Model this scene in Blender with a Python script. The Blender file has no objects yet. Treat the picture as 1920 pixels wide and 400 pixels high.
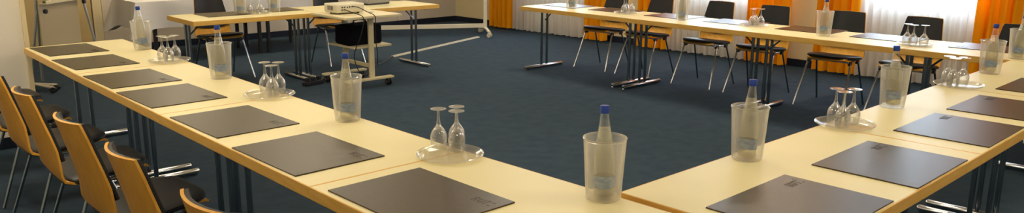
import bpy, bmesh, math, random
from mathutils import Vector, Matrix
random.seed(4)
SC = bpy.context.scene
COL = SC.collection
PI = math.pi

# ------------------------------------------------------------------ materials
def lin(r, g, b):
    f = lambda c: (c/255/12.92) if c/255 <= .04045 else ((c/255+.055)/1.055)**2.4
    return (f(r), f(g), f(b), 1)

def mat(name, col, rough=.5, metal=0., col2=None, scale=(20, 20, 20), bump=0., bscale=None, spec=.5, coat=0., detail=4., sharp=(.35, .65), trans=None):
    m = bpy.data.materials.new(name); m.use_nodes = True
    nt = m.node_tree; N = nt.nodes; L = nt.links
    b = N['Principled BSDF']
    b.inputs['Base Color'].default_value = col
    b.inputs['Roughness'].default_value = rough
    b.inputs['Metallic'].default_value = metal
    b.inputs['Specular IOR Level'].default_value = spec
    b.inputs['Coat Weight'].default_value = coat
    tc = N.new('ShaderNodeTexCoord')
    mp = N.new('ShaderNodeMapping'); mp.inputs['Scale'].default_value = scale
    L.new(tc.outputs['Object'], mp.inputs['Vector'])
    nz = N.new('ShaderNodeTexNoise'); nz.inputs['Scale'].default_value = 1; nz.inputs['Detail'].default_value = detail
    L.new(mp.outputs['Vector'], nz.inputs['Vector'])
    if col2 is not None:
        r = N.new('ShaderNodeValToRGB')
        r.color_ramp.elements[0].position = sharp[0]; r.color_ramp.elements[1].position = sharp[1]
        r.color_ramp.elements[0].color = col; r.color_ramp.elements[1].color = col2
        L.new(nz.outputs['Fac'], r.inputs['Fac']); L.new(r.outputs['Color'], b.inputs['Base Color'])
    if bump:
        n2 = nz
        if bscale:
            n2 = N.new('ShaderNodeTexNoise'); n2.inputs['Scale'].default_value = bscale; n2.inputs['Detail'].default_value = 3
            L.new(tc.outputs['Object'], n2.inputs['Vector'])
        bp = N.new('ShaderNodeBump'); bp.inputs['Strength'].default_value = bump; bp.inputs['Distance'].default_value = .002
        L.new(n2.outputs['Fac'], bp.inputs['Height']); L.new(bp.outputs['Normal'], b.inputs['Normal'])
    return m

def clear(name, tint, gloss_face=.05, gloss_edge=.5, haze=0., hazecol=(1, 1, 1, 1), rough=.03, blend=.35, hedge=2.2):
    """thin-walled clear stuff: see-through body, glossy towards its edges, optional pale haze"""
    m = bpy.data.materials.new(name); m.use_nodes = True
    nt = m.node_tree; N = nt.nodes; L = nt.links
    N.remove(N['Principled BSDF']); out = N['Material Output']
    tr = N.new('ShaderNodeBsdfTransparent'); tr.inputs['Color'].default_value = tint
    gl = N.new('ShaderNodeBsdfGlossy'); gl.inputs['Roughness'].default_value = rough
    lw = N.new('ShaderNodeLayerWeight'); lw.inputs['Blend'].default_value = blend
    mr = N.new('ShaderNodeMapRange'); mr.inputs['To Min'].default_value = gloss_face; mr.inputs['To Max'].default_value = gloss_edge
    L.new(lw.outputs['Facing'], mr.inputs['Value'])
    base = tr.outputs[0]
    if haze:
        df = N.new('ShaderNodeBsdfDiffuse'); df.inputs['Color'].default_value = hazecol
        tl = N.new('ShaderNodeBsdfTranslucent'); tl.inputs['Color'].default_value = hazecol
        a = N.new('ShaderNodeMixShader'); a.inputs[0].default_value = .55
        L.new(df.outputs[0], a.inputs[1]); L.new(tl.outputs[0], a.inputs[2])
        h = N.new('ShaderNodeMixShader'); 
        hm = N.new('ShaderNodeMapRange'); hm.inputs['To Min'].default_value = haze; hm.inputs['To Max'].default_value = min(1, haze*hedge)
        L.new(lw.outputs['Facing'], hm.inputs['Value']); L.new(hm.outputs[0], h.inputs[0])
        L.new(tr.outputs[0], h.inputs[1]); L.new(a.outputs[0], h.inputs[2]); base = h.outputs[0]
    mx = N.new('ShaderNodeMixShader')
    L.new(mr.outputs[0], mx.inputs[0]); L.new(base, mx.inputs[1]); L.new(gl.outputs[0], mx.inputs[2])
    L.new(mx.outputs[0], out.inputs['Surface'])
    return m

def emit(name, col, s):
    m = bpy.data.materials.new(name); m.use_nodes = True
    nt = m.node_tree; N = nt.nodes; N.remove(N['Principled BSDF'])
    e = N.new('ShaderNodeEmission'); e.inputs['Color'].default_value = col; e.inputs['Strength'].default_value = s
    nt.links.new(e.outputs[0], N['Material Output'].inputs['Surface']); return m

def cloth_thin(name, col, transp, transl):
    m = bpy.data.materials.new(name); m.use_nodes = True
    nt = m.node_tree; N = nt.nodes; L = nt.links
    N.remove(N['Principled BSDF']); out = N['Material Output']
    d = N.new('ShaderNodeBsdfDiffuse'); d.inputs['Color'].default_value = col
    t = N.new('ShaderNodeBsdfTranslucent'); t.inputs['Color'].default_value = col
    r = N.new('ShaderNodeBsdfTransparent')
    a = N.new('ShaderNodeMixShader'); a.inputs[0].default_value = transl
    b = N.new('ShaderNodeMixShader'); b.inputs[0].default_value = transp
    L.new(d.outputs[0], a.inputs[1]); L.new(t.outputs[0], a.inputs[2])
    L.new(a.outputs[0], b.inputs[1]); L.new(r.outputs[0], b.inputs[2]); L.new(b.outputs[0], out.inputs['Surface'])
    # fine weave
    tc = N.new('ShaderNodeTexCoord'); mp = N.new('ShaderNodeMapping'); mp.inputs['Scale'].default_value = (1, 60, 2)
    nz = N.new('ShaderNodeTexNoise'); nz.inputs['Scale'].default_value = 1
    L.new(tc.outputs['Object'], mp.inputs[0]); L.new(mp.outputs[0], nz.inputs[0])
    bp = N.new('ShaderNodeBump'); bp.inputs['Strength'].default_value = .2; bp.inputs['Distance'].default_value = .003
    L.new(nz.outputs['Fac'], bp.inputs['Height']); L.new(bp.outputs[0], d.inputs['Normal'])
    return m

M = {
 'laminate': mat('cream_laminate', (.82, .715, .40, 1), .42, col2=(.84, .735, .425, 1), scale=(3, 3, 3), spec=.25),
 'lip': mat('beech_lipping', (.70, .40, .085, 1), .38, col2=(.77, .47, .12, 1), scale=(9, 9, 60), spec=.4),
 'ply': mat('beech_plywood', (.68, .33, .04, 1), .4, col2=(.75, .39, .055, 1), scale=(60, 60, 5), spec=.3),
 'pad': mat('black_upholstery', (.011, .011, .014, 1), .42, bump=.15, bscale=300, spec=.28),
 'chrome': mat('chrome', (.62, .63, .65, 1), .16, 1.),
 'legsteel': mat('dark_posts_shaded_legs', (.23, .28, .32, 1), .22, 1.),  # table posts are dark chrome; on rear chair legs it paints shade
 'matbrown': mat('brown_leather', (.046, .028, .009, 1), .34, col2=(.058, .036, .011, 1), scale=(60, 60, 60), bump=.25, bscale=420, spec=.45),
 'matedge': mat('dark_emboss', (.022, .015, .010, 1), .5),
 'carpet': mat('blue_carpet', (.030, .050, .073, 1), .95, col2=(.040, .061, .083, 1), scale=(9, 9, 9), bump=.6, bscale=260, spec=.1, detail=8),
 'wall': mat('warm_white_plaster', (.80, .75, .66, 1), .9, bump=.15, bscale=120, spec=.1),
 'wallcream': mat('cream_plaster', (.72, .60, .36, 1), .9, bump=.12, bscale=120, spec=.1),
 'ceil': mat('ceiling_cream', (.80, .71, .53, 1), .95, spec=.1),
 'base': mat('dark_blue_baseboard', (.012, .016, .03, 1), .7, spec=.2),
 'trim': mat('cream_paint', (.72, .60, .36, 1), .5, spec=.3),
 'door': mat('tan_door', (.55, .40, .18, 1), .5, col2=(.58, .43, .20, 1), scale=(3, 3, 1), spec=.3),
 'frame': mat('white_window_frame', (.8, .8, .8, 1), .4),
 'orange': None, 'sheer': None,
 'glass': clear('clear_glass', (.985, .985, .98, 1), .04, .5, haze=.02, hazecol=(1, .98, .93, 1), rough=.04, blend=.4, hedge=20),  # whitish haze towards the edges paints in the bright glass outlines
 'pane': clear('window_pane', (.96, .98, 1, 1), .03, .3),
 'plastic': clear('clear_plastic', (.95, .94, .91, 1), .03, .3, haze=.08, hazecol=(1, .95, .84, 1), rough=.12, hedge=4),
 'frost': clear('frosted_plastic', (.97, .965, .95, 1), .02, .16, haze=.075, hazecol=(1, .96, .88, 1), rough=.2, blend=.4, hedge=6.5),
 'bglass': clear('bottle_glass', (.98, .985, .975, 1), .04, .45, haze=.02, hazecol=(1, 1, .95, 1), rough=.02, blend=.35, hedge=14),  # pale edge haze paints brightness into the bottle outline
 'water': clear('mineral_water', (.96, .95, .88, 1), .02, .2, haze=.15, hazecol=(1, .95, .74, 1), rough=.02),  # cream haze stands in for the yellowish reflection in the bottle
 'cap': mat('blue_cap', (.008, .05, .34, 1), .35),
 'label': mat('pale_blue_label', (.07, .15, .34, 1), .45, col2=(.22, .33, .50, 1), scale=(40, 40, 90)),
 'cartcream': mat('cream_cart_board', (.72, .62, .38, 1), .45, spec=.3),
 'projector': mat('ivory_plastic', (.70, .64, .48, 1), .4, spec=.35),
 'black': mat('black_plastic', (.012, .012, .014, 1), .45),
 'bag': mat('black_nylon', (.004, .004, .007, 1), .8, bump=.5, bscale=60, spec=.1),
 'port': mat('port_dark', (.05, .04, .035, 1), .5),
 'linen': mat('white_linen', (.72, .69, .66, 1), .85, bump=.2, bscale=200, spec=.1),
 'alu': mat('grey_aluminium', (.42, .46, .48, 1), .35, .8),
 'whitemetal': mat('cream_white_metal', (.70, .64, .50, 1), .4),
 'board': mat('board_cream', (.70, .62, .42, 1), .4),
 'green': mat('green_marker', (.01, .12, .05, 1), .4), 'blue': mat('blue_marker', (.04, .05, .16, 1), .4),
 'red': mat('red_marker', (.55, .02, .02, 1), .4), 'white': mat('white_marker', (.8, .76, .6, 1), .4),
 'laptop': mat('grey_laptop', (.32, .31, .30, 1), .35, .3),
 'castor': mat('castor_black', (.008, .008, .010, 1), .4), 'hub': mat('castor_hub', (.35, .33, .30, 1), .35, .6),
 'castorw': mat('castor_pale', (.55, .50, .40, 1), .4),
 'doily': mat('doily_paper', (.85, .76, .52, 1), .8, col2=(.78, .66, .42, 1), scale=(90, 90, 90)),
}
M['orange'] = cloth_thin('orange_curtain', (.95, .43, .012, 1), .0, .35)
M['sheer'] = cloth_thin('sheer_white', (.80, .76, .74, 1), .16, .5)

# ------------------------------------------------------------------ helpers
def obj(name, bm, material, parent=None, smooth=False, mats=None):
    me = bpy.data.meshes.new(name)
    bm.normal_update()
    bm.to_mesh(me); bm.free()
    for mm in (mats or [material]): me.materials.append(mm)
    if smooth:
        for p in me.polygons: p.use_smooth = True
        try: me.set_sharp_from_angle(angle=math.radians(40))
        except Exception: pass
    o = bpy.data.objects.new(name, me); COL.objects.link(o)
    if parent: o.parent = parent
    return o

def tag(o, label, cat, group=None):
    o['label'] = label; o['category'] = cat
    if group: o['group'] = group
    return o

def thing(name, label, cat, loc=(0, 0, 0), rz=0, group=None):
    o = bpy.data.objects.new(name, None); COL.objects.link(o)
    o.empty_display_size = .1
    o.location = loc; o.rotation_euler = (0, 0, rz)
    return tag(o, label, cat, group)

def struct(name, bm, m, parent=None):
    o = obj(name, bm, m, parent); o['kind'] = 'structure'; return o

def dup(root, loc, rz, label, group=None):
    r = root.copy(); COL.objects.link(r); r.location = loc; r.rotation_euler = (0, 0, rz)
    r['label'] = label
    if group: r['group'] = group
    for ch in list(root.children):
        c = ch.copy(); COL.objects.link(c); c.parent = r
        for g in list(ch.children):
            d = g.copy(); COL.objects.link(d); d.parent = c
    return r

def B(): return bmesh.new()

def hexa(bm, lo, hi):
    """lo, hi: four (x,y,z) each, ccw from above"""
    a = [bm.verts.new(p) for p in lo]; b = [bm.verts.new(p) for p in hi]
    fs = [bm.faces.new(a[::-1]), bm.faces.new(b)]
    for i in range(4):
        j = (i+1) % 4; fs.append(bm.faces.new((a[i], a[j], b[j], b[i])))
    return a+b, fs

def box(bm, x0, x1, y0, y1, z0, z1, bev=0., seg=2):
    v, f = hexa(bm, [(x0, y0, z0), (x1, y0, z0), (x1, y1, z0), (x0, y1, z0)], [(x0, y0, z1), (x1, y0, z1), (x1, y1, z1), (x0, y1, z1)])
    if bev:
        es = list({e for x in f for e in x.edges})
        bmesh.ops.bevel(bm, geom=es, offset=bev, segments=seg, profile=.6, affect='EDGES')
    return bm

def frame_axes(d):
    d = Vector(d).normalized()
    a = Vector((0, 0, 1)) if abs(d.z) < .9 else Vector((1, 0, 0))
    u = d.cross(a).normalized(); v = d.cross(u).normalized()
    return u, v

def tube(bm, pts, r, n=10, cap=True, sx=1., up=None):
    pts = [Vector(p) for p in pts]; rings = []
    rr = r if isinstance(r, (list, tuple)) else [r]*len(pts)
    u = v = None
    for i, p in enumerate(pts):
        d = (pts[min(i+1, len(pts)-1)] - pts[max(i-1, 0)]).normalized()
        if u is None:
            u, v = frame_axes(d)
            if up: v = Vector(up); u = d.cross(v).normalized()
        else:
            u = (u - d*u.dot(d)).normalized(); v = d.cross(u).normalized()
        rings.append([bm.verts.new(p + u*math.cos(2*PI*k/n)*rr[i]*sx + v*math.sin(2*PI*k/n)*rr[i]) for k in range(n)])
    for a, b in zip(rings, rings[1:]):
        for k in range(n):
            bm.faces.new((a[k], a[(k+1) % n], b[(k+1) % n], b[k]))
    if cap:
        bm.faces.new(rings[0][::-1]); bm.faces.new(rings[-1])
    bmesh.ops.recalc_face_normals(bm, faces=bm.faces)
    return bm

def lathe(bm, prof, n=32, c=(0, 0, 0), closed=False):
    rings = []
    for r, z in prof:
        if r < 1e-6: rings.append([bm.verts.new((c[0], c[1], c[2]+z))])
        else: rings.append([bm.verts.new((c[0]+r*math.cos(2*PI*k/n), c[1]+r*math.sin(2*PI*k/n), c[2]+z)) for k in range(n)])
    pr = list(zip(rings, rings[1:]))
    if closed: pr.append((rings[-1], rings[0]))
    for a, b in pr:
        if len(a) == 1 and len(b) == 1: continue
        for k in range(n):
            j = (k+1) % n
            if len(a) == 1: bm.faces.new((a[0], b[j], b[k]))
            elif len(b) == 1: bm.faces.new((a[k], a[j], b[0]))
            else: bm.faces.new((a[k], a[j], b[j], b[k]))
    return bm

def cyl(bm, c, axis, r, h, n=20, bev=0):
    a = Vector(axis).normalized()*h/2; c = Vector(c)
    if bev:
        s = a.normalized()*bev
        return tube(bm, [c-a, c-a+s*.001, c-a+s, c+a-s, c+a-s*.001, c+a], [r-bev, r-bev*.99, r, r, r-bev*.99, r-bev], n)
    return tube(bm, [c-a, c+a], r, n)

def sheet(bm, rows, thick=0.):
    """grid of points -> surface (optionally solid)"""
    V = [[bm.verts.new(p) for p in row] for row in rows]
    fs = []
    for a, b in zip(V, V[1:]):
        for k in range(len(a)-1): fs.append(bm.faces.new((a[k], a[k+1], b[k+1], b[k])))
    if thick:
        bm.normal_update()
        bmesh.ops.solidify(bm, geom=fs, thickness=thick)
        bmesh.ops.recalc_face_normals(bm, faces=bm.faces)
    return bm

# ------------------------------------------------------------------ camera (photo frame 1920x400)
CX, CY, CZ = -1.9173, -1.5328, 1.5813
P, RL, YW, F = .2205, .0066, .8118, 1468.0
fw = Vector((math.cos(YW)*math.cos(P), math.sin(YW)*math.cos(P), -math.sin(P)))
rt = Vector((math.sin(YW), -math.cos(YW), 0)); up = rt.cross(fw)
r2 = rt*math.cos(RL)+up*math.sin(RL); u2 = -rt*math.sin(RL)+up*math.cos(RL)
cam = bpy.data.objects.new('camera', bpy.data.cameras.new('camera')); COL.objects.link(cam)
cam.matrix_world = Matrix(((r2.x, u2.x, -fw.x, CX), (r2.y, u2.y, -fw.y, CY), (r2.z, u2.z, -fw.z, CZ), (0, 0, 0, 1)))
cam.data.sensor_fit = 'HORIZONTAL'; cam.data.sensor_width = 36; cam.data.lens = F*36/1920
cam.data.clip_start = .05; cam.data.clip_end = 200
SC.camera = cam

# ------------------------------------------------------------------ the room
WX0, WX1, WY0, WY1, CH = -3.3, 7.05, -3.6, 9.42, 2.8
struct('floor', box(B(), WX0-.2, WX1+.2, WY0-.2, WY1+.2, -.1, 0), M['carpet'])
struct('ceiling', box(B(), WX0-.2, WX1+.2, WY0-.2, WY1+.2, CH, CH+.1), M['ceil'])
struct('wall_front', box(B(), WX0-.2, WX1+.2, WY0-.2, WY0, 0, CH), M['wall'])
struct('wall_side', box(B(), WX0-.2, WX0, WY0, WY1, 0, CH), M['wall'])
struct('wall_back', box(B(), WX0-.2, WX1+.2, WY1, WY1+.2, 0, CH), M['wallcream'])
struct('wall_left', box(B(), WX0, -.60, 5.02, WY1, 0, CH), M['wall'])
struct('baseboard_left', box(B(), WX0, -.60, 5.004, 5.02, 0, .085, .003), M['base'])
struct('trim_1', box(B(), -.603, -.575, 4.985, 5.035, 0, CH, .003), M['trim'])
struct('baseboard_back', box(B(), 1.2, WX1, WY1-.016, WY1, 0, .09, .003), M['base'])
# pale skirting wall panels of the back wall, right of the door
bm = B()
for a, b in ((1.19, 2.6), (2.615, 4.2), (4.215, 5.765), (5.78, WX1)):
    box(bm, a, b, WY1-.012, WY1, .09, 1.1, .003)
struct('trim_2', bm, mat('wall_panel', (.60, .52, .42, 1), .7, spec=.2))
struct('trim_3', box(B(), 1.07, 1.17, WY1-.05, WY1, 0, 2.15, .004), M['trim'])
dr = struct('door_1', box(B(), .05, 1.06, WY1-.03, WY1, .005, 2.1, .004), M['door'])
hd = B(); tube(hd, [(.14, WY1-.03, 1.05), (.14, WY1-.08, 1.05), (.26, WY1-.08, 1.05)], .009); obj('door_handle', hd, M['alu'], dr, True)

# window wall: piers, parapets and lintels round three openings
wins = [(6.15, 7.75), (3.15, 4.95), (.85, 2.15)]
SILL, HEAD = .84, 2.35
bm = B(); ys = [WY0] + [v for w in sorted(wins) for v in w] + [WY1]
for i in range(0, len(ys), 2): box(bm, WX1, WX1+.2, ys[i], ys[i+1], 0, CH)
for a, b in wins:
    box(bm, WX1, WX1+.2, a, b, 0, SILL); box(bm, WX1, WX1+.2, a, b, HEAD, CH)
struct('wall_right', bm, M['wallcream'])
struct('baseboard_right', box(B(), WX1-.018, WX1, WY0, WY1-.016, 0, .09, .003), M['base'])
for i, (a, b) in enumerate(wins):
    bm = B(); m = (a+b)/2
    for y0, y1 in ((a, a+.06), (m-.04, m+.04), (b-.06, b)): box(bm, WX1+.07, WX1+.13, y0, y1, SILL, HEAD, .004)
    for z0, z1 in ((SILL, SILL+.07), (HEAD-.07, HEAD)):
        box(bm, WX1+.072, WX1+.128, a+.06, m-.04, z0, z1, .004); box(bm, WX1+.072, WX1+.128, m+.04, b-.06, z0, z1, .004)
    w = struct('window_%d' % (i+1), bm, M['frame'])
    obj('pane', box(box(B(), WX1+.095, WX1+.105, a+.06, m-.04, SILL+.07, HEAD-.07), WX1+.095, WX1+.105, m+.04, b-.06, SILL+.07, HEAD-.07), M['pane'], w)
    obj('window_sill', box(B(), WX1-.04, WX1+.07, a, b, SILL-.025, SILL, .006), M['frame'], w)

# ------------------------------------------------------------------ curtains
def curtain(name, y0, y1, z0, z1, x, amp, waves, m, label, cat, group, ph=0., thick=.0015):
    n = int(waves*10); rows = []
    for kz in range(9):
        t = kz/8; z = z0+(z1-z0)*t; row = []
        for k in range(n+1):
            s = k/n
            a = amp*(1-.25*t)
            w = math.sin(2*PI*waves*s+ph) + .35*math.sin(2*PI*waves*1.63*s+ph*2+.4*t) + .2*math.sin(2*PI*waves*.41*s+1)
            row.append((x + a*w, y0+(y1-y0)*s + .25*a*math.cos(2*PI*waves*s*1.0+ph), z + (.006*math.sin(2*PI*waves*s*.7+ph) if kz == 0 else 0)))
        rows.append(row)
    o = obj(name, sheet(B(), rows, thick), m, None, True)
    return tag(o, label, cat, group)
oc = [(7.72, 8.27, 'orange curtain beside the rolling board, at the far corner of the window wall', 0.),
      (5.74, 6.17, 'orange curtain behind the farthest window side chair', 1.),
      (4.68, 5.17, 'orange curtain left of the middle sheer, behind the second chair from the far end', 2.),
      (2.94, 3.51, 'orange curtain right of the middle sheer, behind the inverted glasses', .5),
      (2.13, 2.60, 'orange curtain left of the bright window, behind the chair beside the bottle cooler', 1.5),
      (.58, .98, 'orange curtain right of the bright window, behind the two coolers at the table corner', 2.6)]
for y0, y1, lb, ph in oc:
    curtain('curtain', y0, y1, .03, 2.6, 6.84, .035, (y1-y0)/.105, M['orange'], lb, 'curtain', 'orange side curtains', ph)
sc = [(6.19, 7.70, 'white sheer curtain between the two farthest orange curtains'),
      (3.52, 4.67, 'white sheer curtain behind the middle chairs of the window side row'),
      (.99, 2.12, 'white sheer curtain glowing over the bright window')]
for i, (y0, y1, lb) in enumerate(sc):
    curtain('sheer_curtain', y0, y1, .03, 2.6, 6.86, .022, (y1-y0)/.085, M['sheer'], lb, 'curtain', 'white sheer curtains', i*1.3, .0)
for (y0, y1), lb in (((5.65, 8.35), 'white curtain rail over the farthest window'), ((2.85, 5.25), 'white curtain rail over the middle window'), ((.5, 2.7), 'white curtain rail over the bright window')):
    tag(obj('curtain_rail', box(B(), 6.78, 6.92, y0, y1, 2.6, 2.64, .004), M['frame']), lb, 'curtain rail', 'curtain rails')

# ------------------------------------------------------------------ tables
TZ = .74; TH = .045
def lerp(a, b, t): return (a[0]+(b[0]-a[0])*t, a[1]+(b[1]-a[1])*t)
def inset(q, d):
    n = len(q); out = []
    for i in range(n):
        p0, p1, p2 = Vector(q[i-1]), Vector(q[i]), Vector(q[(i+1) % n])
        e1 = (p1-p0).normalized(); e2 = (p2-p1).normalized()
        n1 = Vector((-e1.y, e1.x)); n2 = Vector((-e2.y, e2.x))
        k = (n1+n2); k = k/ (1+n1.dot(n2))
        out.append(tuple(p1+k*d))
    return out
def legset(t, Q, u, ends=.31):
    """one T end: two posts, a flat chrome foot, a brace; Q(u,v) -> world xy, v across the depth"""
    c = Vector(Q(u, .5)); e = (Vector(Q(u, 1))-Vector(Q(u, 0))).normalized()
    bm = B()
    for s in (-.045, .045):
        p = c+e*s; tube(bm, [(p.x, p.y, .04), (p.x, p.y, TZ-TH-.012)], .0145, 12)
    a = c-e*.07; b = c+e*.07; g = Vector((-e.y, e.x))*.02
    leg = obj('leg', bm, M['legsteel'], t, True)
    bm = B(); tp = []
    h = ends
    tube(bm, [tuple(c-e*h)+(.022,), tuple(c-e*(h-.004))+(.024,), tuple(c+e*(h-.004))+(.024,), tuple(c+e*h)+(.022,)], [.016, .020, .020, .016], 14, sx=1.1)
    obj('foot', bm, M['chrome'], leg, True)
    bm = B(); w = e*.25; gg = g*.9
    hexa(bm, [tuple(c-w-gg)+(TZ-TH-.014,), tuple(c+w-gg)+(TZ-TH-.014,), tuple(c+w+gg)+(TZ-TH-.014,), tuple(c-w+gg)+(TZ-TH-.014,)][::1],
             [tuple(c-w-gg)+(TZ-TH-.001,), tuple(c+w-gg)+(TZ-TH-.001,), tuple(c+w+gg)+(TZ-TH-.001,), tuple(c-w+gg)+(TZ-TH-.001,)])
    bmesh.ops.recalc_face_normals(bm, faces=bm.faces)
    d = (Vector(Q(.5, .5))-c).normalized()
    p = c+d*.012
    tube(bm, [(p.x, p.y, TZ-TH-.13), tuple(c+d*.14)+(TZ-TH-.012,)], .008, 8)
    obj('bracket', bm, M['legsteel'], leg, True)
    return leg
def table(quad, label, group, us=(.05, .95), ends=.31):
    """quad: ccw xy corners; 0->1 runs along the length (v=0 side), 3->2 along v=1"""
    cx = sum(p[0] for p in quad)/4; cy = sum(p[1] for p in quad)/4
    q = [(p[0]-cx, p[1]-cy) for p in quad]
    q = inset(q, .0004)
    Q = lambda u, v: lerp(lerp(q[0], q[1], u), lerp(q[3], q[2], u), v)
    t = thing('conference_table', label, 'table', (cx, cy, 0), 0, group)
    qi = inset(q, .006)
    z0 = TZ-TH
    # lipping: rounded outer band
    bm = B(); loops = []
    for d, z in ((.006, z0), (.002, z0), (.0, z0+.003), (0., TZ-.003), (.0006, TZ-.0008), (.0018, TZ), (.006, TZ), (.006, z0)):
        loops.append([bm.verts.new(p+(z,)) for p in inset(q, d)])
    for a, b in zip(loops, loops[1:]):
        for k in range(4): bm.faces.new((a[k], a[(k+1) % 4], b[(k+1) % 4], b[k]))
    bmesh.ops.remove_doubles(bm, verts=bm.verts, dist=1e-6)
    bmesh.ops.recalc_face_normals(bm, faces=bm.faces)
    obj('edge_band', bm, M['lip'], t)
    bm = B(); hexa(bm, [p+(z0+.002,) for p in qi], [p+(TZ,) for p in qi]); obj('tabletop', bm, M['laminate'], t)
    for u in us: legset(t, Q, u, ends)
    return t
LR, RR, FR, BR = 'tables of the left row', 'tables of the near right row', 'tables of the window side row', 'tables of the back row'
# left row (length runs along y); quads ccw: outer-near, inner-near ... here 0->1 along +y on the inner side
table([(-.018, .735), (-.012, 2.16), (-.676, 2.155), (-.690, .748)][0:4], 'long cream table of the left row, next to the near corner table', LR)
table([(-.012, 2.16), (.016, 3.552), (-.658, 3.551), (-.676, 2.155)], 'middle cream table of the left row, with inverted glasses at its inner edge', LR)
table([(.016, 3.552), (.058, 4.976), (-.629, 4.925), (-.658, 3.551)], 'cream table of the left row ending at the white wall corner', LR)
table([(.020, -.70), (-.018, .735), (-.690, .748), (-.700, -.66)], 'near corner cream table carrying the large clear bottle cooler in the foreground', 'corner tables')
# right row (length along x)
table([(.046, -.655), (1.45, -.66), (1.432, -.006), (.038, .012)], 'cream table of the near right row, starting at the ochre joint of the near corner', RR)
table([(1.45, -.66), (2.86, -.66), (2.85, -.012), (1.432, -.006)], 'middle cream table of the near right row, with wood edged joint at each end', RR)
table([(2.86, -.66), (4.212, -.67), (4.212, -.03), (2.85, -.012)], 'cream table of the near right row touching the far corner table', RR)
# far row (length along -y seen from the inner side)
table([(4.216, .68), (4.216, -.72), (4.92, -.72), (4.915, .68)], 'far corner cream table under the rightmost bottle cooler', 'corner tables')
table([(4.25, 2.03), (4.218, .68), (4.917, .68), (4.945, 2.03)], 'window side cream table with three inverted glasses near the bright window', FR)
table([(4.30, 3.47), (4.25, 2.03), (4.945, 2.03), (4.975, 3.47)], 'middle cream table of the window side row', FR)
table([(4.365, 4.97), (4.30, 3.47), (4.975, 3.47), (5.04, 4.97)], 'cream table at the free far end of the window side row', FR)
# back row
table([(.93, 5.78), (2.215, 5.775), (2.225, 6.47), (.95, 6.49)], 'cream table of the back row with two bottle coolers, left of the projector cart', BR)
table([(2.218, 5.775), (3.79, 5.73), (3.80, 6.42), (2.228, 6.47)], 'cream table of the back row behind the projector cart', BR, us=(.03, .92))

# ------------------------------------------------------------------ chairs
def chair_proto():
    t = thing('conference_chair', '', 'chair')
    # side profile of the shell (y forward, z up) with half widths
    prof = [(.205, .444, .165), (.190, .455, .18), (.15, .458, .19), (.05, .450, .195), (-.06, .438, .20), (-.125, .433, .203), (-.165, .447, .203),
            (-.189, .484, .203), (-.203, .535, .200), (-.218, .60, .190), (-.235, .67, .180), (-.254, .74, .169), (-.270, .80, .161), (-.283, .845, .154), (-.288, .862, .148)]
    def shell(prof, lift, shrink, curve):
        rows = []
        for i, (y, z, w) in enumerate(prof):
            w = w-shrink; row = []
            a = prof[max(i-1, 0)]; b = prof[min(i+1, len(prof)-1)]
            d = Vector((b[0]-a[0], b[1]-a[1])).normalized(); nn = Vector((d.y, -d.x))  # towards sitter / up
            if nn.y < 0 and abs(nn.y) > abs(nn.x): nn = -nn
            if abs(nn.x) >= abs(nn.y) and nn.x < 0: nn = -nn
            back = max(0, min(1, (z-.46)/.12))
            for k in range(13):
                s = -1+2*k/12
                sag = curve*back*(s*s) + .006*(1-back)*s*s
                yy = y + nn.x*(lift) + sag*(1 if back > 0 else 0)
                zz = z + nn.y*(lift) + (.006*s*s if back == 0 else 0)
                row.append((s*w, yy, zz))
            rows.append(row)
        return rows
    obj('seat_shell', sheet(B(), shell(prof, 0, 0, .035), .010), M['ply'], t, True)
    # seat pad: cushion with rounded rim
    bm = B(); n = 36; loops = []
    def outline(s, z):
        out = []
        for k in range(n):
            a = 2*PI*k/n; c, d = math.cos(a), math.sin(a)
            x = math.copysign(abs(c)**.45, c)*(.213*s+0); y = math.copysign(abs(d)**.45, d)*.192*s+.025
            x *= (1-.06*(y-.03)/.185) 
            out.append(bm.verts.new((x, y, z + .004*(x/.2)**2 + .10*(y-.025))))
        return out
    for s, z in ((.90, .450), (.97, .449), (1., .458), (.992, .469), (.95, .477), (.8, .481), (.5, .482), (.2, .481)): loops.append(outline(s, z))
    for a, b in zip(loops, loops[1:]):
        for k in range(n): bm.faces.new((a[k], a[(k+1) % n], b[(k+1) % n], b[k]))
    bm.faces.new(loops[0][::-1]); bm.faces.new(loops[-1])
    obj('seat_pad', bm, M['pad'], t, True)
    # back pad: follows the shell, bottom edge bows downwards
    rows = []
    for i in range(13):
        row = []
        for k in range(13):
            s = -1+2*k/12
            zb = .520 + .035*s*s; zt = .860
            z = zb+(zt-zb)*i/12
            j = max(q for q in range(len(prof)-1) if q >= 7 and (prof[q][1] <= z or q == 7))
            a, b = prof[j], prof[j+1]; f = (z-a[1])/(b[1]-a[1]); y = a[0]+(b[0]-a[0])*f; w = a[2]+(b[2]-a[2])*f-.002
            row.append((s*w, y+.0115+.035*s*s, z))
        rows.append(row)
    obj('back_pad', sheet(B(), rows, .011), M['pad'], t, True)
    # frame: side rails, cross rails and clips
    bm = B()
    for s in (-1, 1): tube(bm, [(s*.185, .15, .432), (s*.185, -.10, .432)], .0085, 10)
    tube(bm, [(-.185, .11, .432), (.185, .11, .432)], .0085, 10); tube(bm, [(-.185, -.06, .432), (.185, -.06, .432)], .0085, 10)
    obj('seat_frame', bm, M['chrome'], t, True)
    for s in (-1, 1):
        for y in (.11, -.06):
            bm = B(); box(bm, s*.19-.012, s*.19+.012, y-.022, y+.022, .405, .441, .004); obj('clip', bm, M['black'], t)
    for s in (-1, 1):
        obj('leg', tube(B(), [(s*.192, .11, .432), (s*.198, .125, .40), (s*.235, .277, .004)], .0088, 10), M['chrome'], t, True)
        obj('leg', tube(B(), [(s*.192, -.06, .432), (s*.198, -.07, .40), (s*.225, -.21, .004)], .0088, 10), M['legsteel'], t, True)  # same chrome as the front legs, darkened here as painted shade
    return t
ch0 = chair_proto(); used = [False]
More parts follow.
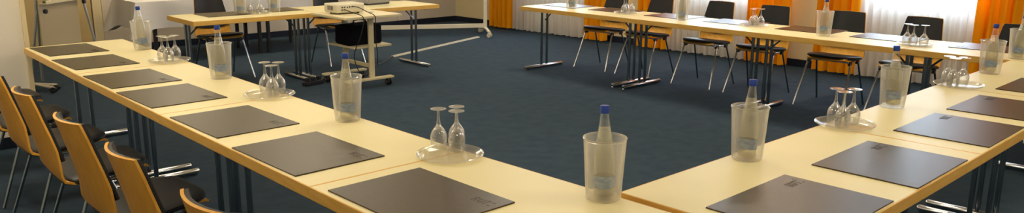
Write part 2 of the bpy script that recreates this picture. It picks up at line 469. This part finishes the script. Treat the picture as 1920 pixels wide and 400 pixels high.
def chair(x, y, rz, label, group):
    if not used[0]:
        used[0] = True; ch0.location = (x, y, 0); ch0.rotation_euler = (0, 0, rz); ch0['label'] = label; ch0['group'] = group; return ch0
    return dup(ch0, (x, y, 0), rz, label, group)
GL = 'chairs along the outside of the left row'
for y, dx, a, lb in ((.50, 0, .02, 'beech backed chair of the left row nearest the camera, only its back corner showing'),
              (1.165, 0, -.02, 'beech backed chair of the left row, second nearest to the camera'),
              (1.80, 0, .03, 'beech backed chair, third of the left row from the camera'),
              (2.50, 0, -.02, 'beech backed chair of the left row whose back stands left of the second table joint'),
              (3.13, 0, .02, 'beech backed chair of the left row with back cut by the left picture edge'),
              (3.80, 0, 0., 'chair of the left row with only its black seat showing by the first mats'),
              (4.48, 0, .03, 'farthest chair of the left row, its small black seat against the white wall')):
    chair(-.89+dx, y, -PI/2+a, lb, GL)
GF = 'chairs along the window side row'
for y, a, lb in ((4.41, .03, 'black padded chair farthest from the camera in the window side row'),
              (3.78, -.02, 'black padded chair second from the far end, beside the first pair of table legs'),
              (3.01, 0, 'black padded chair third from the far end, right of the first pair of table legs'),
              (2.38, .02, 'black padded chair just left of the middle glasses on the window side row'),
              (1.63, .03, 'black padded chair right of the glasses, against the cream wall between curtains'),
              (.97+.0, -.02, 'black padded chair behind the three glasses, in front of the bright window'),
              (.20, 0, 'black padded chair behind the two coolers at the far corner, before an orange curtain')):
    chair(5.25, y+.02, PI/2+a, lb, GF)
chair(1.60, 6.79, PI+.02, 'black and beech chair behind the left table of the back row', 'chairs behind the back row')
chair(3.05, 6.83, PI-.02, 'black and beech chair behind the projector cart', 'chairs behind the back row')

# ------------------------------------------------------------------ desk mats
def letters(bm, s):
    """small blind embossed mark: R U T and a bar, strokes on z=0"""
    def st(x0, y0, x1, y1, w=.0022):
        a = Vector((x0, y0))*s; b = Vector((x1, y1))*s; d = (b-a).normalized(); n = Vector((-d.y, d.x))*w/2
        q = [a-n, b-n, b+n, a+n]; hexa(bm, [(p.x, p.y, 0) for p in q], [(p.x, p.y, .0007) for p in q])
    def arc(cx, cy, r, a0, a1, k=8):
        for i in range(k):
            t0 = a0+(a1-a0)*i/k; t1 = a0+(a1-a0)*(i+1)/k
            st(cx+r*math.cos(t0), cy+r*math.sin(t0), cx+r*math.cos(t1), cy+r*math.sin(t1))
    st(0, 0, 0, 2); arc(0.35, 1.5, .5, PI/2, -PI/2); st(.1, 2, .4, 2); st(.1, 1, .4, 1); st(.4, 1, .9, 0)
    st(1.4, 2, 1.4, .6); arc(1.9, .6, .5, PI, 2*PI); st(2.4, .6, 2.4, 2)
    st(2.8, 2, 3.9, 2); st(3.35, 2, 3.35, 0); st(4.3, .2, 5.0, .2, .004); st(4.3, 1.9, 5.0, 1.9, .004)
    return bm
def mat_proto():
    t = thing('desk_mat', '', 'desk mat')
    obj('mat_sheet', box(B(), -.25, .25, -.188, .188, 0, .0045, .0012, 2), M['matbrown'], t)
    o = obj('embossed_mark', letters(B(), .0165), M['matedge'], t)
    o.location = (.140, .098, .0044)
    return t
mp0 = mat_proto(); usedm = [False]
def dmat(x, y, rz, label, group, flip=False):
    z = TZ+.0003
    if not usedm[0]:
        usedm[0] = True; mp0.location = (x, y, z); mp0.rotation_euler = (0, 0, rz); mp0['label'] = label; mp0['group'] = group; return mp0
    return dup(mp0, (x, y, z), rz, label, group)
G1 = 'brown mats on the left row'
LM = [(4.62, -.413, .02, 'brown leather desk mat at the wall end of the left row'),
      (3.932, -.438, .02, 'brown leather desk mat second from the wall end of the left row'),
      (3.180, -.459, .01, 'brown leather desk mat past the first joint of the left row, third from wall'),
      (2.555, -.470, .01, 'brown leather desk mat before the second joint of the left row, fourth from the wall'),
      (1.807, -.472, .01, 'brown leather desk mat just nearer than the second joint of the left row'),
      (1.128, -.485, .01, 'large brown leather desk mat beyond the nearest joint of the left row'),
      (.416, -.478, .0, 'largest brown leather desk mat with olive sheen in the foreground'),]
for y, x, a, lb in LM:
    dmat(x, y, -PI/2+a, lb, G1)
G2 = 'brown mats on the near right row'
RM = [(.366, -.458, 'brown leather desk mat at the bottom edge, right of the large clear cooler'),
      (1.058, -.463, 'brown desk mat just before the wood joint of the right row'),
      (1.822, -.461, 'brown leather desk mat with blue sheen just past the wood joint of the right row'),
      (2.463, -.466, 'brown leather desk mat beside the tray of the farther right glasses'),
      (3.22, -.470, 'brown leather desk mat cut by the right picture edge, farthest of the right row')]
for x, y, lb in RM:
    dmat(x, y, 0, lb, G2)
G3 = 'mats on the window side row'
FM = [(4.63, 4.80, 'mat at the free far end of the window side row, behind a cooler'),
      (3.93, 4.80, 'dark mat behind the pair of glasses at the far end of the window side row'),
      (3.15, 4.78, 'pale shining mat left of the middle cooler on the window side row'),
      (2.44, 4.78, 'pale shining mat left of the middle glasses on the window side row'),
      (1.68, 4.76, 'dark brown mat behind the cooler between the two chairs by the cream wall'),
      (1.0, 4.74, 'blue shining mat left of the three glasses near the bright window'),
      (.23, 4.72, 'blue shining mat partly behind the cooler at the far corner')]
for y, x, lb in FM: dmat(x+.03, y, PI/2, lb, G3)
dmat(1.44, 6.24, PI, 'dark mat on the left end of the back row table', 'mats on the back row')
dmat(2.00, 6.30, PI, 'dark mat behind the right cooler on the back row table', 'mats on the back row')

# ------------------------------------------------------------------ bottle coolers, bottles
def cooler_proto():
    t = thing('bottle_cooler', '', 'bottle cooler')
    out = [(0, .0), (.052, .0), (.0565, .004), (.0585, .03), (.0615, .08), (.0655, .15), (.0685, .198), (.0700, .203), (.0695, .2055), (.0675, .2045), (.0655, .198),
           (.0625, .15), (.0585, .08), (.0555, .03), (.052, .012), (0, .012)]
    obj('cooler_wall', lathe(B(), out, 40), M['frost'], t, True)
    rim = [(.0675, .199), (.0695, .1985), (.0712, .2015), (.0708, .205), (.069, .2065), (.0672, .205), (.0668, .202)]
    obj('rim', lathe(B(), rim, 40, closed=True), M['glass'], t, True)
    return t
def bottle_proto():
    t = thing('water_bottle', '', 'bottle')
    g = [(0, 0), (.030, 0), (.0335, .004), (.034, .012), (.0335, .05), (.034, .10), (.0335, .135), (.030, .165), (.0235, .20), (.0175, .232), (.0140, .258), (.0132, .272), (.0132, .285), (0, .285)]
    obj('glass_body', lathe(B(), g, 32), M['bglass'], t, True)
    w = [(0, .004), (.0305, .005), (.0318, .012), (.0315, .05), (.032, .10), (.0315, .135), (.028, .165), (.0215, .20), (.0172, .222), (0, .222)]
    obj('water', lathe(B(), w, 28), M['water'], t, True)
    c = [(.0142, .268), (.0150, .269), (.0152, .278), (.0150, .291), (.0138, .2935), (0, .2935)]
    obj('cap', lathe(B(), [(0, .2865), (.0138, .2865)]+c, 28), M['cap'], t, True)
    obj('label_band', lathe(B(), [(.0345, .030), (.0347, .0305), (.0347, .068), (.0345, .0685)], 32), M['label'], t, True)
    return t
cp, bp = cooler_proto(), bottle_proto(); usedc = [False]
CO = [ # x, y, bottle lean (dx,dy), place words
 (-.051, .005, (.004, .006), 'nearest and largest, at the near table corner'),
 (.706, -.068, (.010, .004), 'on the right row nearest the near corner'),
 (2.066, -.075, (.0, .004), 'on the right row between the two sets of glasses'),
 (3.515, -.098, (.004, .0), 'on the right row, before the far corner one'),
 (4.32, -.045, (.0, -.006), 'rightmost, at the far table corner'),
 (-.086, 1.477, (.003, .006), 'on the left row between glasses, second nearest'),
 (-.075, 2.853, (.002, .008), 'on the left row, third from the camera'),
 (-.018, 4.30, (-.004, .004), 'on the left row before the white tablecloth'),
 (4.62, 4.40, (.0, .004), 'at the free far end of the window side row'),
 (4.575, 2.90, (.004, .0), 'on the window side row, beside the middle glasses'),
 (4.50, 1.43, (.004, .0), 'on the window side row before the cream wall'),
 (1.55, 6.13, (.0, .004), 'left one on the back row table'),
 (1.93, 6.15, (.004, .0), 'right one on the back row table')]
for i, (x, y, (lx, ly), w) in enumerate(CO):
    a = cp if i == 0 else dup(cp, (x, y, TZ+.0003), 0, '')
    b = bp if i == 0 else dup(bp, (x, y, TZ), 0, '')
    a.location = (x, y, TZ+.0003); a.rotation_euler = (0, 0, i*.7)
    a['label'] = 'clear frosted bottle cooler ' + w; a['group'] = 'bottle coolers on the tables'
    H = .285
    b.location = (x-lx*1.2, y-ly*1.2, TZ+.0135)
    tilt = Vector((lx*3.2, ly*3.2, H)).normalized()
    q = Vector((0, 0, 1)).rotation_difference(tilt)
    b.rotation_mode = 'XYZ'; b.rotation_euler = q.to_euler()
    b['label'] = 'blue capped bottle in the cooler ' + w; b['group'] = 'water bottles in the coolers'

# ------------------------------------------------------------------ trays and inverted glasses
def tray_proto():
    t = thing('glass_tray', '', 'tray')
    d = [(0, 0), (.098, 0), (.106, .002), (.118, .009), (.1205, .0115), (.118, .0125), (.104, .0055), (.097, .0032), (0, .0032)]
    obj('dish', lathe(B(), d, 48), M['plastic'], t, True)
    r = [(.118, .0105), (.1225, .0095), (.128, .0125), (.1292, .016), (.1275, .0185), (.123, .0175), (.1185, .0145)]
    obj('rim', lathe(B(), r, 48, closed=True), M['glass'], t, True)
    return t
def glass_proto():
    t = thing('wine_glass', '', 'glass')
    bowl = [(.0285, 0), (.0315, .02), (.0335, .036), (.0330, .050), (.0285, .066), (.020, .079), (.0125, .088), (.0095, .094)]
    inn = [(r-.0012, z) for r, z in bowl[:-1]]
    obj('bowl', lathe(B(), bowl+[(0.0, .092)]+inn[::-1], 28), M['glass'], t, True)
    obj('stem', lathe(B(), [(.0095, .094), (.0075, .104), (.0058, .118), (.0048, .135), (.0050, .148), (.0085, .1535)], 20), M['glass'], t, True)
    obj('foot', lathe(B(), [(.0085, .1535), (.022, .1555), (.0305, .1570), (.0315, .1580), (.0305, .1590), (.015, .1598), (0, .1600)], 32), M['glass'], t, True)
    return t
tp_, gp_ = tray_proto(), glass_proto()
TR = [
 (-.114, .708, [(-.073, .830), (-.044, .754), (-.001, .806)], 'on the nearest tray of the left row'),
 (-.105, 2.195, [(-.078, 2.289), (-.090, 2.190), (-.025, 2.243)], 'on the middle tray of the left row'),
 (-.080, 3.630, [(-.090, 3.714), (-.080, 3.640), (-.016, 3.690)], 'on the wall end tray of the left row'),
 (1.497, -.092, [(1.511, -.037), (1.466, -.093), (1.558, -.096)], 'on the nearer tray of the right row'),
 (2.911, -.112, [(2.928, -.045), (2.872, -.092), (2.944, -.119)], 'on the farther tray of the right row'),
 (4.470, .690, [(4.468, .750), (4.424, .689), (4.462, .624)], 'on the window side tray nearest the far corner'),
 (4.66, 2.165, [(4.627, 2.169), (4.688, 2.118), (4.71, 2.19)], 'on the middle tray of the window side row'),
 (4.65, 3.655, [(4.625, 3.66), (4.690, 3.609), (4.70, 3.69)], 'on the far tray of the window side row'),
 (1.73, 6.10, [(1.665, 6.146), (1.74, 6.12), (1.73, 6.04)], 'on the back row tray between two coolers')]
k = 0
side = ['left one', 'front one', 'right one']
for i, (x, y, gs, w) in enumerate(TR):
    lb = 'clear round tray ' + ('under three inverted glasses ' + w.replace('on the ', 'as the ', 1)).replace('as the', 'being the')
    lb = {0: 'clear round tray under inverted glasses, nearest one on the left row', 1: 'clear round tray under inverted glasses, middle one of the left row', 2: 'clear round tray near the wall end of the left row',
          3: 'clear round tray on the right row by the wood joint, nearer one', 4: 'clear round tray on the right row, farther one', 5: 'clear tray on the window side row before the bright window',
          6: 'clear tray in the middle of the window side row', 7: 'clear tray at the far end of the window side row', 8: 'clear tray on the back row table between two coolers'}[i]
    if i == 0: tp_.location = (x, y, TZ+.0003); tp_['label'] = lb; tp_['group'] = 'clear trays'
    else: dup(tp_, (x, y, TZ+.0003), 0, lb, 'clear trays')
    for j, (gx, gy) in enumerate(gs):
        gl = 'inverted wine glass, ' + side[j] + ' of three ' + w
        if k == 0: gp_.location = (gx, gy, TZ+.0035); gp_['label'] = gl; gp_['group'] = 'inverted wine glasses'
        else:
            dz = .0035 if math.hypot(gx-x, gy-y) < .09 else .0058
            dup(gp_, (gx, gy, TZ+dz), k*.5, gl, 'inverted wine glasses')
        k += 1

# ------------------------------------------------------------------ projector cart
cart = thing('projector_cart', 'cream rolling cart carrying the projector, standing before the back row tables', 'cart', (2.46, 5.45, 0))
CTZ = .75
bm = B(); box(bm, -.335, .335, -.37, .29, CTZ-.028, CTZ, .007); obj('cart_top', bm, M['cartcream'], cart)
bm = B(); box(bm, -.12, .34, -.16, .34, .395, .418, .006); obj('shelf', bm, M['cartcream'], cart)
for y in (-.22, .27): obj('post', box(B(), .015, .075, y-.012, y+.012, .10, CTZ-.029, .004), M['cartcream'], cart)
for y, x0, x1 in ((-.245, -.28, .28), (.30, -.22, .30)):
    obj('base_bar', box(B(), x0, x1, y-.035, y+.035, .078, .1, .006), M['cartcream'], cart)
    for s in (x0+.05, x1-.05):
        c = obj('castor', cyl(cyl(B(), (s-.014, y, .036), (1, 0, 0), .036, .016, 20, .004), (s+.014, y, .036), (1, 0, 0), .036, .016, 20, .004), M['castor'], cart, True)
        obj('castor_fork', box(cyl(B(), (s, y, .036), (1, 0, 0), .012, .05, 14), s-.006, s+.006, y-.012, y+.012, .04, .079, .002), M['hub'], c, False)
obj('cross_bar', box(B(), .025, .065, -.21, .26, .20, .235, .004), M['cartcream'], cart)

bag = thing('projector_bag', 'black soft bag on the lower shelf of the projector cart', 'bag', (2.56, 5.50, .4185))
bm = B(); box(bm, -.215, .20, -.12, .16, 0, .215, .035, 4)
for v in bm.verts:
    v.co.x += .012*math.sin(v.co.z*37+v.co.y*20); v.co.z += .012*math.sin(v.co.x*16+1)*(v.co.z/.2)
obj('bag_body', bm, M['bag'], bag, True)
obj('handle', tube(B(), [(-.08, .02, .20), (-.07, .02, .245), (0, .02, .252), (.07, .02, .24), (.08, .02, .20)], .008, 8), M['bag'], bag, True)

pr = thing('projector', 'ivory projector with cables on top of the rolling cart', 'projector', (2.37, 5.49, CTZ+.0005))
bm = B(); box(bm, -.165, .165, -.12, .13, .014, .105, .022, 4)
obj('case', bm, M['projector'], pr, True)
for s in (-1, 1): obj('leveling_foot', cyl(B(), (s*.11, -.08, .0085), (0, 0, 1), .012, .017, 14), M['black'], pr)
for s in (-1, 1): obj('leveling_foot', cyl(B(), (s*.11, .08, .0085), (0, 0, 1), .012, .017, 14), M['black'], pr)
for x, z, w, h in ((-.10, .072, .018, .010), (-.072, .072, .018, .010), (-.10, .045, .022, .012), (-.068, .045, .016, .014), (-.04, .068, .012, .012), (-.015, .072, .014, .016), (.02, .074, .026, .012)):
    obj('port', box(B(), x-w/2, x+w/2, -.1225, -.1185, z-h/2, z+h/2, .001), M['port'], pr)
obj('speaker_grille', cyl(B(), (.115, -.119, .058), (0, 1, 0), .026, .004, 24), M['whitemetal'], pr)
for k in range(5): obj('vent', box(B(), -.1665, -.1635, -.05+.022*k, -.038+.022*k, .04, .085), M['port'], pr)
tag(obj('lens_cap', cyl(B(), (2.60, 5.36, CTZ+.009), (0, 0, 1), .028, .016, 24, .003), M['projector'], None, True), 'small round ivory cap on the cart right of the projector', 'cap')
# cables
def wire(pts, r, label, m='black', cat='cable', grp=None, n=14):
    # smooth by Catmull-Rom
    P_ = [Vector(p) for p in pts]; out = []
    for i in range(len(P_)-1):
        p0, p1, p2, p3 = P_[max(i-1, 0)], P_[i], P_[i+1], P_[min(i+2, len(P_)-1)]
        for s in range(8):
            t = s/8
            out.append(.5*((2*p1)+(-p0+p2)*t+(2*p0-5*p1+4*p2-p3)*t*t+(-p0+3*p1-3*p2+p3)*t**3))
    out.append(P_[-1])
    return tag(obj('cable', tube(B(), out, r, 8), M[m], None, True), label, cat, grp)
wire([(2.29, 5.366, .80), (2.28, 5.30, .795), (2.30, 5.18, .775), (2.31, 5.07, .755), (2.32, 5.062, .70), (2.30, 5.10, .55), (2.27, 5.18, .35), (2.35, 5.20, .16), (2.52, 5.30, .13)], .0045, 'black cable from the projector hanging down left of the cart post')
wire([(2.39, 5.366, .825), (2.41, 5.29, .82), (2.43, 5.17, .785), (2.45, 5.07, .755), (2.455, 5.060, .70), (2.49, 5.12, .50), (2.54, 5.17, .35), (2.56, 5.21, .22)], .0045, 'black cable from the projector crossing the front of the cart post')
wire([(3.80, 6.72, .012), (3.55, 6.50, .006), (3.2, 6.25, .006), (2.95, 6.05, .006), (2.80, 5.75, .006), (2.62, 5.55, .006), (2.50, 5.45, .006)], .0055, 'black power cable on the carpet running from the floor duct to the cart')
bm = B(); a = Vector((3.79, 6.72)); b = Vector((5.87, 7.44)); d = (b-a).normalized(); n = Vector((-d.y, d.x))
q0 = [a-n*.035, b-n*.035, b+n*.035, a+n*.035]; q1 = [a-n*.015, b-n*.015, b+n*.015, a+n*.015]
hexa(bm, [(p.x, p.y, .0005) for p in q0], [(p.x, p.y, .016) for p in q1])
tag(obj('floor_cable_duct', bm, mat('duct_beige', (.40, .36, .26, 1), .6)), 'long beige cable duct lying on the carpet behind the cart', 'cable duct')
ps = thing('power_strip', 'black power strip with plugs on the floor beside the cart', 'power strip', (2.10, 5.72, 0), .2)
obj('strip_body', box(B(), -.12, .12, -.035, .035, .002, .045, .006), M['black'], ps)
for x in (-.075, 0, .075): obj('plug', box(B(), x-.02, x+.02, -.02, .02, .0452, .085, .006), M['black'], ps)

lp = thing('laptop', 'grey open laptop on the back row table right of the projector', 'laptop', (3.22, 6.28, TZ+.0005), .15)
obj('base', box(B(), -.17, .17, -.12, .12, 0, .02, .006), M['black'], lp)
sc_ = obj('screen_lid', box(B(), -.165, .165, -.005, .005, 0, .22, .004), M['laptop'], lp); sc_.location = (0, -.125+.0, .022); sc_.rotation_euler = (.25, 0, 0)

# ------------------------------------------------------------------ table with white cloth
st = thing('side_table', 'black legged side table under the long white cloth', 'table', (2.4, 8.45, 0))
obj('tabletop', box(B(), -1.20, 1.18, -.37, .37, .715, .742, .003), M['lip'], st)
for x in (-1.02, .29, .41, 1.08):
    for y in (-.33, .34):
        if x == 1.08 and y < 0: continue
        obj('leg', box(B(), x-.02, x+.02, y-.02, y+.02, 0, .714, .003), M['black'], st)
def cloth():
    bm = B(); x0, x1, y0, y1 = -1.24, 1.22, -.41, .41; zt = .75
    pts = []
    def edge(p, q, n): return [(p[0]+(q[0]-p[0])*i/n, p[1]+(q[1]-p[1])*i/n) for i in range(n)]
    ol = edge((x0, y0), (x1, y0), 60)+edge((x1, y0), (x1, y1), 20)+edge((x1, y1), (x0, y1), 60)+edge((x0, y1), (x0, y0), 20)
    cs = [(x0, y0), (x1, y0), (x1, y1), (x0, y1)]
    n = len(ol); loops = [[bm.verts.new((x*.995, y*.985, zt)) for x, y in ol]]
    for lv in range(1, 9):
        t = lv/8; row = []
        for i, (x, y) in enumerate(ol):
            cd = min(math.hypot(x-c[0], y-c[1]) for c in cs); cf = math.exp(-(cd/.10)**2)
            L_ = .31+.10*cf
            ox = 0 if x0 < x < x1 else (1 if x >= x1 else -1); oy = 0 if y0 < y < y1 else (1 if y >= y1 else -1)
            out = .015*t + .018*t*math.sin(i*.55)*(1-cf) + .10*t*cf
            row.append(bm.verts.new((x+ox*out, y+oy*out, zt-.006-t*L_)))
        loops.append(row)
    bm.faces.new(loops[0])
    for a, b in zip(loops, loops[1:]):
        for k in range(n): bm.faces.new((a[k], b[k], b[(k+1) % n], a[(k+1) % n]))
    return bm
tc_ = obj('tablecloth', cloth(), M['linen'], None, True); tc_.location = (2.4, 8.45, 0)
tag(tc_, 'white cloth draped over the side table at the back wall', 'tablecloth')

# ------------------------------------------------------------------ flip chart and mobile boards
fa = math.atan2(.56, .54)
fc = thing('flip_chart', 'cream flip chart on grey tube legs left of the white tablecloth', 'flip chart', (-.04, 7.04, 0), fa)
W = .76
def T(bm, a, b, r=.012): return tube(bm, [a, b], r, 10)
obj('board', box(B(), .0, W, -.012, .012, .925, 1.95, .004), M['board'], fc)
obj('pen_tray', box(box(B(), 0, W, -.075, -.012, .868, .878, .002), 0, W, -.08, -.072, .868, .898, .002), M['trim'], fc)
obj('panel', box(B(), .03, W-.05, .02, .03, .30, .868, .003), mat('easel_panel', (.48, .38, .22, 1), .6), fc)
ca, sa = math.cos(fa), math.sin(fa)
def loc(x, y, z):
    x += .04; y -= 7.04
    return (x*ca+y*sa, -x*sa+y*ca, z)
obj('leg', T(B(), loc(-.05, 7.08, .80), loc(-.15, 7.27, .005)), M['alu'], fc, True)
obj('leg', T(B(), (W-.04, -.03, .87), (W+.05, -.14, .005)), M['alu'], fc, True)
obj('leg', T(B(), loc(-.02, 7.2, .92), loc(.0, 7.43, .06), .015), M['alu'], fc, True)
ft = obj('foot_bar', T(T(B(), loc(-.12, 7.42, .05), loc(.06, 7.16, .05), .016), loc(-.10, 7.40, .05), loc(.0, 7.02, .05), .014), M['whitemetal'], fc, True)
for x, y in ((.055, 7.15), (.0, 7.03), (-.13, 7.43)):
    c = loc(x, y, .03)
    obj('castor', cyl(cyl(B(), (c[0]-.012, c[1], .029), (1, .3, 0), .029, .016, 18, .004), (c[0]+.012, c[1], .029), (1, .3, 0), .029, .016, 18, .004), M['castor'], ft, True)
for x, z in ((.02, .80), (W-.05, .835)): obj('knob', cyl(B(), (x, -.05, z), (0, 1, 0), .022, .03, 18, .004), M['black'], fc, True)
def fpos(x, y): return (-.04+x*ca-y*sa, 7.04+x*sa+y*ca)
for x, c, w in ((.09, 'green', 'green'), (.27, 'blue', 'dark blue'), (.42, 'red', 'red'), (.53, 'white', 'pale')):
    o = thing('marker_pen', w + ' marker pen lying in the flip chart tray', 'marker', fpos(x, -.045)+(.8885,), fa, 'marker pens in the tray')
    obj('barrel', tube(B(), [(-.035, 0, 0), (.045, 0, 0)], .0095, 12), M['white'], o, True)
    obj('pen_cap', tube(B(), [(-.075, 0, 0), (-.0355, 0, 0)], .0102, 12), M[c], o, True)

rb = thing('rolling_board', 'cream framed rolling board with pale castors beside the far orange curtain', 'board stand')
A = Vector((6.13, 7.57)); Bq = Vector((4.40, 8.55)); d = (Bq-A).normalized(); n = Vector((-d.y, d.x))
def obox(bm, p, q, hw, z0, z1):
    dd = (q-p).normalized(); nn = Vector((-dd.y, dd.x))*hw
    qq = [p-nn, q-nn, q+nn, p+nn]; hexa(bm, [(v.x, v.y, z0) for v in qq], [(v.x, v.y, z1) for v in qq]); bmesh.ops.recalc_face_normals(bm, faces=bm.faces); return bm
obj('lower_bar', obox(B(), A, Bq, .02, .12, .18), M['whitemetal'], rb)
for p in (A, Bq): obj('post', obox(B(), p-d*.025, p+d*.025, .022, .10, 2.0), M['whitemetal'], rb)
obj('board_panel', obox(B(), A+d*.03, Bq-d*.03, .012, .80, 1.95), M['board'], rb)
for p in (A, Bq):
    f = obj('foot', tube(B(), [tuple(p-n*.34)+(.075,), tuple(p-n*.10)+(.11,), tuple(p+n*.10)+(.11,), tuple(p+n*.34)+(.075,)], .022, 10), M['whitemetal'], rb, True)
    for s in (-1, 1):
        c = p+n*.33*s
        obj('castor', cyl(cyl(B(), (c.x-.016, c.y, .036), (1, .3, 0), .036, .018, 18, .004), (c.x+.016, c.y+.005, .036), (1, .3, 0), .036, .018, 18, .004), M['castorw'], f, True)

# ------------------------------------------------------------------ lamps and daylight
def area(name, loc, size, power, col, rot=(0, 0, 0), sy=None):
    l = bpy.data.lights.new(name, 'AREA'); l.energy = power; l.color = col; l.size = size
    if sy: l.shape = 'RECTANGLE'; l.size_y = sy
    o = bpy.data.objects.new(name, l); COL.objects.link(o); o.location = loc; o.rotation_euler = rot; return o
K = 1.0
em = emit('lamp_diffuser', (1, .875, .66, 1), 9.8)
words = {-1.2: 'leftmost', 1.6: 'inner left', 4.3: 'inner right'}
for ix, x in enumerate((-1.4, 1.6, 4.6)):
    for iy, y in enumerate((-1.6, 1.8, 5.0, 8.0)):
        if x < 0 and y > 4.5: y = 4.1 if y < 6 else None  # unseen lamp added over the left row to brighten the white wall
        if y is None: continue
        t = thing('ceiling_lamp', 'unseen square warm ceiling lamp over the ' + ['left row side', 'middle of the room', 'window side'][ix] + ['', ' near end', ' centre', ' far end'][iy], 'lamp', (x, y, CH), 0, 'ceiling lamps')
        obj('housing', box(B(), -.33, .33, -.33, .33, -.05, -.001, .006), M['frame'], t)
        obj('diffuser', box(B(), -.30, .30, -.30, .30, -.058, -.0505), em, t)
for i, (a, b) in enumerate(wins):
    area('daylight', (WX1+.6, (a+b)/2, 1.75), b-a+.4, (80, 90, 75)[i], (.72, .86, 1.0), (0, math.radians(90), 0), 1.9).rotation_euler = (0, math.radians(82), 0)
w = bpy.data.worlds.new('sky'); SC.world = w; w.use_nodes = True
bg = w.node_tree.nodes['Background']; bg.inputs[0].default_value = (.70, .86, 1.0, 1); bg.inputs[1].default_value = 1.1

vs = SC.view_settings
SC.display_settings.display_device = 'sRGB'
vs.view_transform = 'Standard'; vs.look = 'None'; vs.gamma = 1; vs.use_curve_mapping = False; vs.exposure = 1.45
